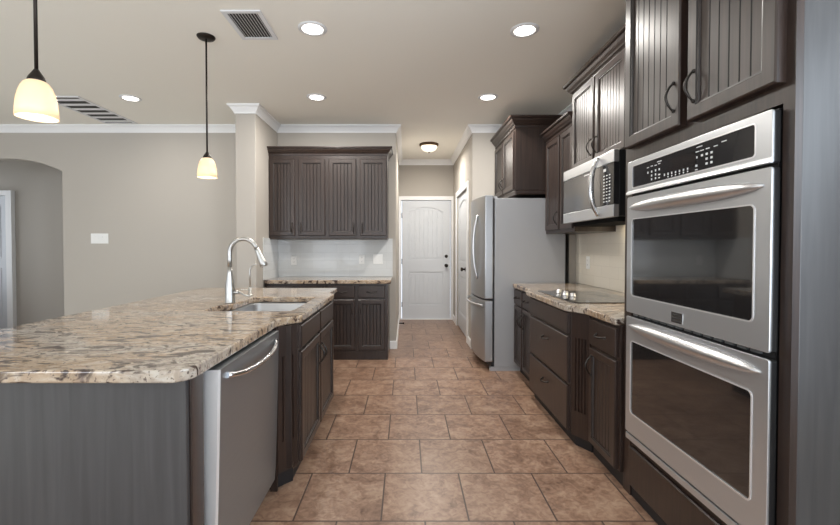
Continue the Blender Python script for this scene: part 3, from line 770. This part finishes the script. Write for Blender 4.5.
# cabinet above the microwave
mc = RUN('wall_cabinet', 'dark beadboard wall cabinet directly above the microwave', 'cabinet', 3.53, 1.405, 1.89)
MB().box(0, 1.29, 0, .375, 0, .665).build('body', M['espresso'], mc, bevel=.002)
door(mc, .012, .405, .015, .645, .375, .13); door(mc, .435, .86, .015, .645, .465, .13)
crown(mc, [(0, .375), (0, 0), (1.29, 0)], .655, 1, 1.05)
# tall wall cabinet
tc_ = RUN('wall_cabinet', 'dark wall cabinet between the microwave and the refrigerator', 'cabinet', 4.25, 1.42, 1.42)
MB().box(0, .718, 0, .36, 0, .92).build('body', M['espresso'], tc_, bevel=.002)
MB().box(0, .718, .0, .36, -.018, 0).build('light_rail', M['espresso'], tc_)
door(tc_, .03, .385, .012, .875, .355, .12); door(tc_, .42, .70, .012, .875)
crown(tc_, [(0, .36), (0, 0), (.718, 0)], .905, 1, 1.0)
# cabinet above the fridge
fc = RUN('fridge_top_cabinet', 'deep dark two door cabinet above the refrigerator', 'cabinet', 5.19, 1.108, 1.85)
MB().box(0, .925, 0, .66, 0, .66).build('body', M['espresso'], fc, bevel=.002)
MB().prism([(0, 0), (.925, 0), (.925, .66), (0, .66)], -.045, 0, 'xy').build('light_rail', M['espresso'], fc, bevel=.01)
door(fc, .02, .445, .01, .60, .415, .12); door(fc, .475, .90, .01, .60, .505, .12)
crown(fc, [(0, 0), (.925, 0), (.925, .66)], .648, 1, 1.05)

# fridge
fr = RUN('refrigerator', 'stainless bottom freezer refrigerator with grey sides', 'refrigerator', 5.17, .905)
FW = .90
MB().box(0, FW, 0, .72, .04, 1.768).build('cabinet_body', M['fridge_side'], fr, bevel=.004)
def fy_(x): u = (x - FW / 2) / (FW / 2); return -.100 - .050 * (1 - u * u)
def fdoor(x0, x1, z0, z1, name):
    n_ = 12; fp = [(x0 + (x1 - x0) * k / n_, fy_(x0 + (x1 - x0) * k / n_)) for k in range(n_ + 1)]
    return MB().prism([(x0, -.012)] + fp + [(x1, -.012)], z0, z1, 'xy').build(name, M['fridge_steel'], fr, bevel=.012)
dl = fdoor(0, FW, .735, 1.80, 'door'); fz = fdoor(0, FW, .09, .722, 'freezer_drawer')
pts = []
for k in range(21):
    u = -1 + 2 * k / 20; x = .68
    pts.append((x, fy_(x) - .004 - .044 * (1 - abs(u) ** 2.2), 1.27 + u * .34))
MB().tube(pts, .012, 10).build('handle', M['steel_satin'], dl)
pts = []
for k in range(21):
    u = -1 + 2 * k / 20; x = FW / 2 + u * .40
    pts.append((x, fy_(x) - .004 - .045 * (1 - abs(u) ** 4), .665))
MB().tube(pts, .012, 10).build('handle', M['steel_satin'], fz)
MB().box(.02, FW - .02, -.03, .0, .012, .085).build('toe_grille', M['blackplastic'], fr)
for xx in (0, FW - .045): MB().box(xx, xx + .045, -.045, .7, 0, .04).build('base_foot', M['fridge_side'], fr)
for x in (.03, FW - .09): MB().box(x, x + .06, -.05, .03, 1.768, 1.79).build('hinge_cover', M['fridge_side'], fr)

# ------------------------------------------------------------------ plates on the walls
def plate(name, label, cat, loc, rotz, w_, h_, kind, group=None):
    t = thing(name, label, cat, loc, rotz, group)
    MB().box(-w_ / 2, w_ / 2, -.006, 0, -h_ / 2, h_ / 2).build('plate', M['white_plastic'], t, bevel=.002)
    if kind == 'outlet':
        for z in (-.022, .022):
            s_ = MB().prism(rrect(-.016, .016, z - .014, z + .014, .008), -.0085, -.006, 'xz').build('socket', M['white_plastic'], t)
            MB().box(-.008, -.005, -.009, -.008, z - .003, z + .006).box(.005, .008, -.009, -.008, z - .003, z + .006).box(-.002, .002, -.009, -.008, z - .010, z - .006).build('slots', M['slot'], s_)
    else:
        for x in kind:
            MB().prism([(-.008, -.033), (-.006, .033), (-.0105, .033), (-.007, 0), (-.0075, -.033)] if False else [(-.006, -.033), (-.006, .033), (-.011, .033), (-.0075, -.033)], x - .016, x + .016, 'yz').build('rocker', M['white_plastic'], t)
    return t
plate('light_switch', 'wide white switch plate on the living room wall', 'switch', (-3.798, YW, 1.373), 0, .215, .125, (-.07, -.024, .024, .07))
plate('outlet', 'white outlet on the grey tiles nearest the faucet', 'outlet', (-1.388, YW - .0125, 1.105), 0, .07, .115, 'outlet')
plate('outlet', 'white outlet on the grey tiles next to the double switch', 'outlet', (-.547, YW - .0125, 1.115), 0, .07, .115, 'outlet')
plate('light_switch', 'white double switch plate at the right end of the grey tiles', 'switch', (-.348, YW - .0125, 1.118), 0, .118, .118, (-.024, .024))
plate('outlet', 'white outlet on the cream tiles above the cooktop', 'outlet', (XR - .0125, 4.06, 1.12), R(-90), .075, .122, 'outlet')

# ------------------------------------------------------------------ ceiling things
def can_light(x, y, label, p=14):
    t = thing('recessed_light', label, 'ceiling light', (x, y, CEIL), 0, 'recessed ceiling lights')
    MB().lathe([(.098, 0), (.098, -.004), (.078, -.010), (.070, -.006), (.070, 0)], 36).build('trim_ring', M['vent'], t)
    MB().lathe([(.0001, -.0045), (.069, -.0045), (.069, -.001), (.0001, -.001)], 36, caps=False).build('lens', M['lamp_on'], t)
    l = area('recessed_lamp', (0, 0, -.02), (0, 0, 0), .13, .13, p, (1, .96, .90), 'DISK'); l.parent = t
can_light(-.638, 2.889, 'round recessed light in the ceiling above the island sink beside the square vent')
can_light(.815, 2.909, 'round recessed light in the ceiling in front of the microwave')
can_light(-.892, 4.204, 'round recessed light in the ceiling before the far wall cabinet', 25)
can_light(.817, 4.204, 'round recessed light in the ceiling in front of the refrigerator', 29)
can_light(-2.764, 4.232, 'round recessed light in the ceiling near the long slatted vent', 12)
def vent(name, label, pts4, nsl, along, alt=False):
    """flat grille; outline given by two opposite corners"""
    (x0, y0), (x1, y1) = pts4
    t = thing(name, label, 'vent', ((x0 + x1) / 2, (y0 + y1) / 2, CEIL)); W2, H2 = (x1 - x0) / 2, (y1 - y0) / 2; b_ = .03
    MB().prism(rect(-W2, W2, -H2, H2), -.010, -.0003, 'xy', [rect(-W2 + b_, W2 - b_, -H2 + b_, H2 - b_)]).build('frame', M['vent'], t, bevel=.003)
    MB().box(-W2 + b_, W2 - b_, -H2 + b_, H2 - b_, -.0018, -.0004).build('backing', M['slot'], t)
    mb = MB()
    for k in range(nsl):
        if along == 'x':
            y = -H2 + b_ + (k + .5) * (2 * H2 - 2 * b_) / nsl; q = (2 * H2 - 2 * b_) / nsl * .15
            mb.prism([(y - q, -.0022), (y + q, -.010), (y + q + .002, -.009), (y - q + .002, -.002)], -W2 + b_, W2 - b_, 'yz')
        else:
            x = -W2 + b_ + (k + .5) * (2 * W2 - 2 * b_) / nsl; q = (2 * W2 - 2 * b_) / nsl * .18
            mb.prism([(x - q, -.0022), (x + q, -.010), (x + q + .002, -.009), (x - q + .002, -.002)], -H2 + b_, H2 - b_, 'xz')
    mb.build('slats', M['vent'], t)
vent('supply_vent', 'square white air vent in the ceiling beside the far pendant light', ((-1.17, 2.66), (-.915, 3.03)), 10, 'y')
vent('return_vent', 'long white return air grille in the ceiling near the living room wall', ((-3.63, 4.17), (-3.24, 5.09)), 6, 'x')

def pendant(x, y, label, src=None):
    if src:
        t = copy_tree(src); t.location = (x, y, 0); t['label'] = label; return t
    t = thing('pendant_light', label, 'pendant light', (x, y, 0), 0, 'pendant lights over the island')
    MB().lathe([(0.0001, CEIL - .022), (.03, CEIL - .022), (.055, CEIL - .014), (.062, CEIL - .004), (.062, CEIL - .0005), (0.0001, CEIL - .0005)], 28, caps=False).build('canopy', M['bronze'], t)
    MB().tube([(0, 0, CEIL - .02), (0, 0, 1.94)], .0062, 12).build('rod', M['bronze'], t)
    MB().lathe([(.007, 1.952), (.014, 1.940), (.020, 1.930), (.025, 1.922), (.0285, 1.912), (.029, 1.902), (.0, 1.902)], 24).build('socket_cap', M['bronze'], t)
    outr = [(.030, 1.905), (.039, 1.898), (.048, 1.884), (.0555, 1.862), (.0615, 1.834), (.065, 1.802), (.0665, 1.768)]
    inn = [(r - .003, z) for r, z in outr[::-1]]
    MB().lathe(outr + inn, 36, caps=False).build('shade', M['shade'], t)
    MB().lathe([(0, 1.79), (.018, 1.797), (.026, 1.818), (.020, 1.845), (.012, 1.862), (.012, 1.90)], 16, caps=False).build('bulb', M['bulb'], t)
    l = bpy.data.lights.new('pendant_bulb', 'POINT'); l.energy = 1.3; l.color = (1, .86, .70); l.shadow_soft_size = .03
    lo = bpy.data.objects.new('pendant_bulb', l); C.objects.link(lo); lo.parent = t; lo.location = (0, 0, 1.77)
    return t
p1 = pendant(-1.418, 3.0, 'far pendant light with a cream glass shade above the island sink')
pendant(-1.405, 1.605, 'near pendant light with a cream glass shade at the left edge', p1)
fm = thing('flush_mount_light', 'bronze rimmed dome light on the hall ceiling before the white door', 'ceiling light', (.335, 6.13, CEIL))
MB().lathe([(.0001, -.0005), (.138, -.0005), (.142, -.015), (.135, -.03), (.12, -.036), (.0001, -.036)], 36, caps=False).build('pan', mat('brown bronze', (.10, .06, .035), .35, .7), fm)
MB().lathe([(.118, -.036), (.113, -.058), (.095, -.085), (.06, -.104), (.02, -.112), (.0001, -.113)], 36, caps=False).build('dome', M['dome'], fm)
MB().lathe([(.008, -.110), (.014, -.118), (.010, -.128), (.0001, -.132)], 14, caps=False).build('finial', M['bronze'], fm)
l = area('hall_bulb', (0, 0, -.14), (0, 0, 0), .2, .2, 24, (1, .95, .87), 'DISK'); l.parent = fm
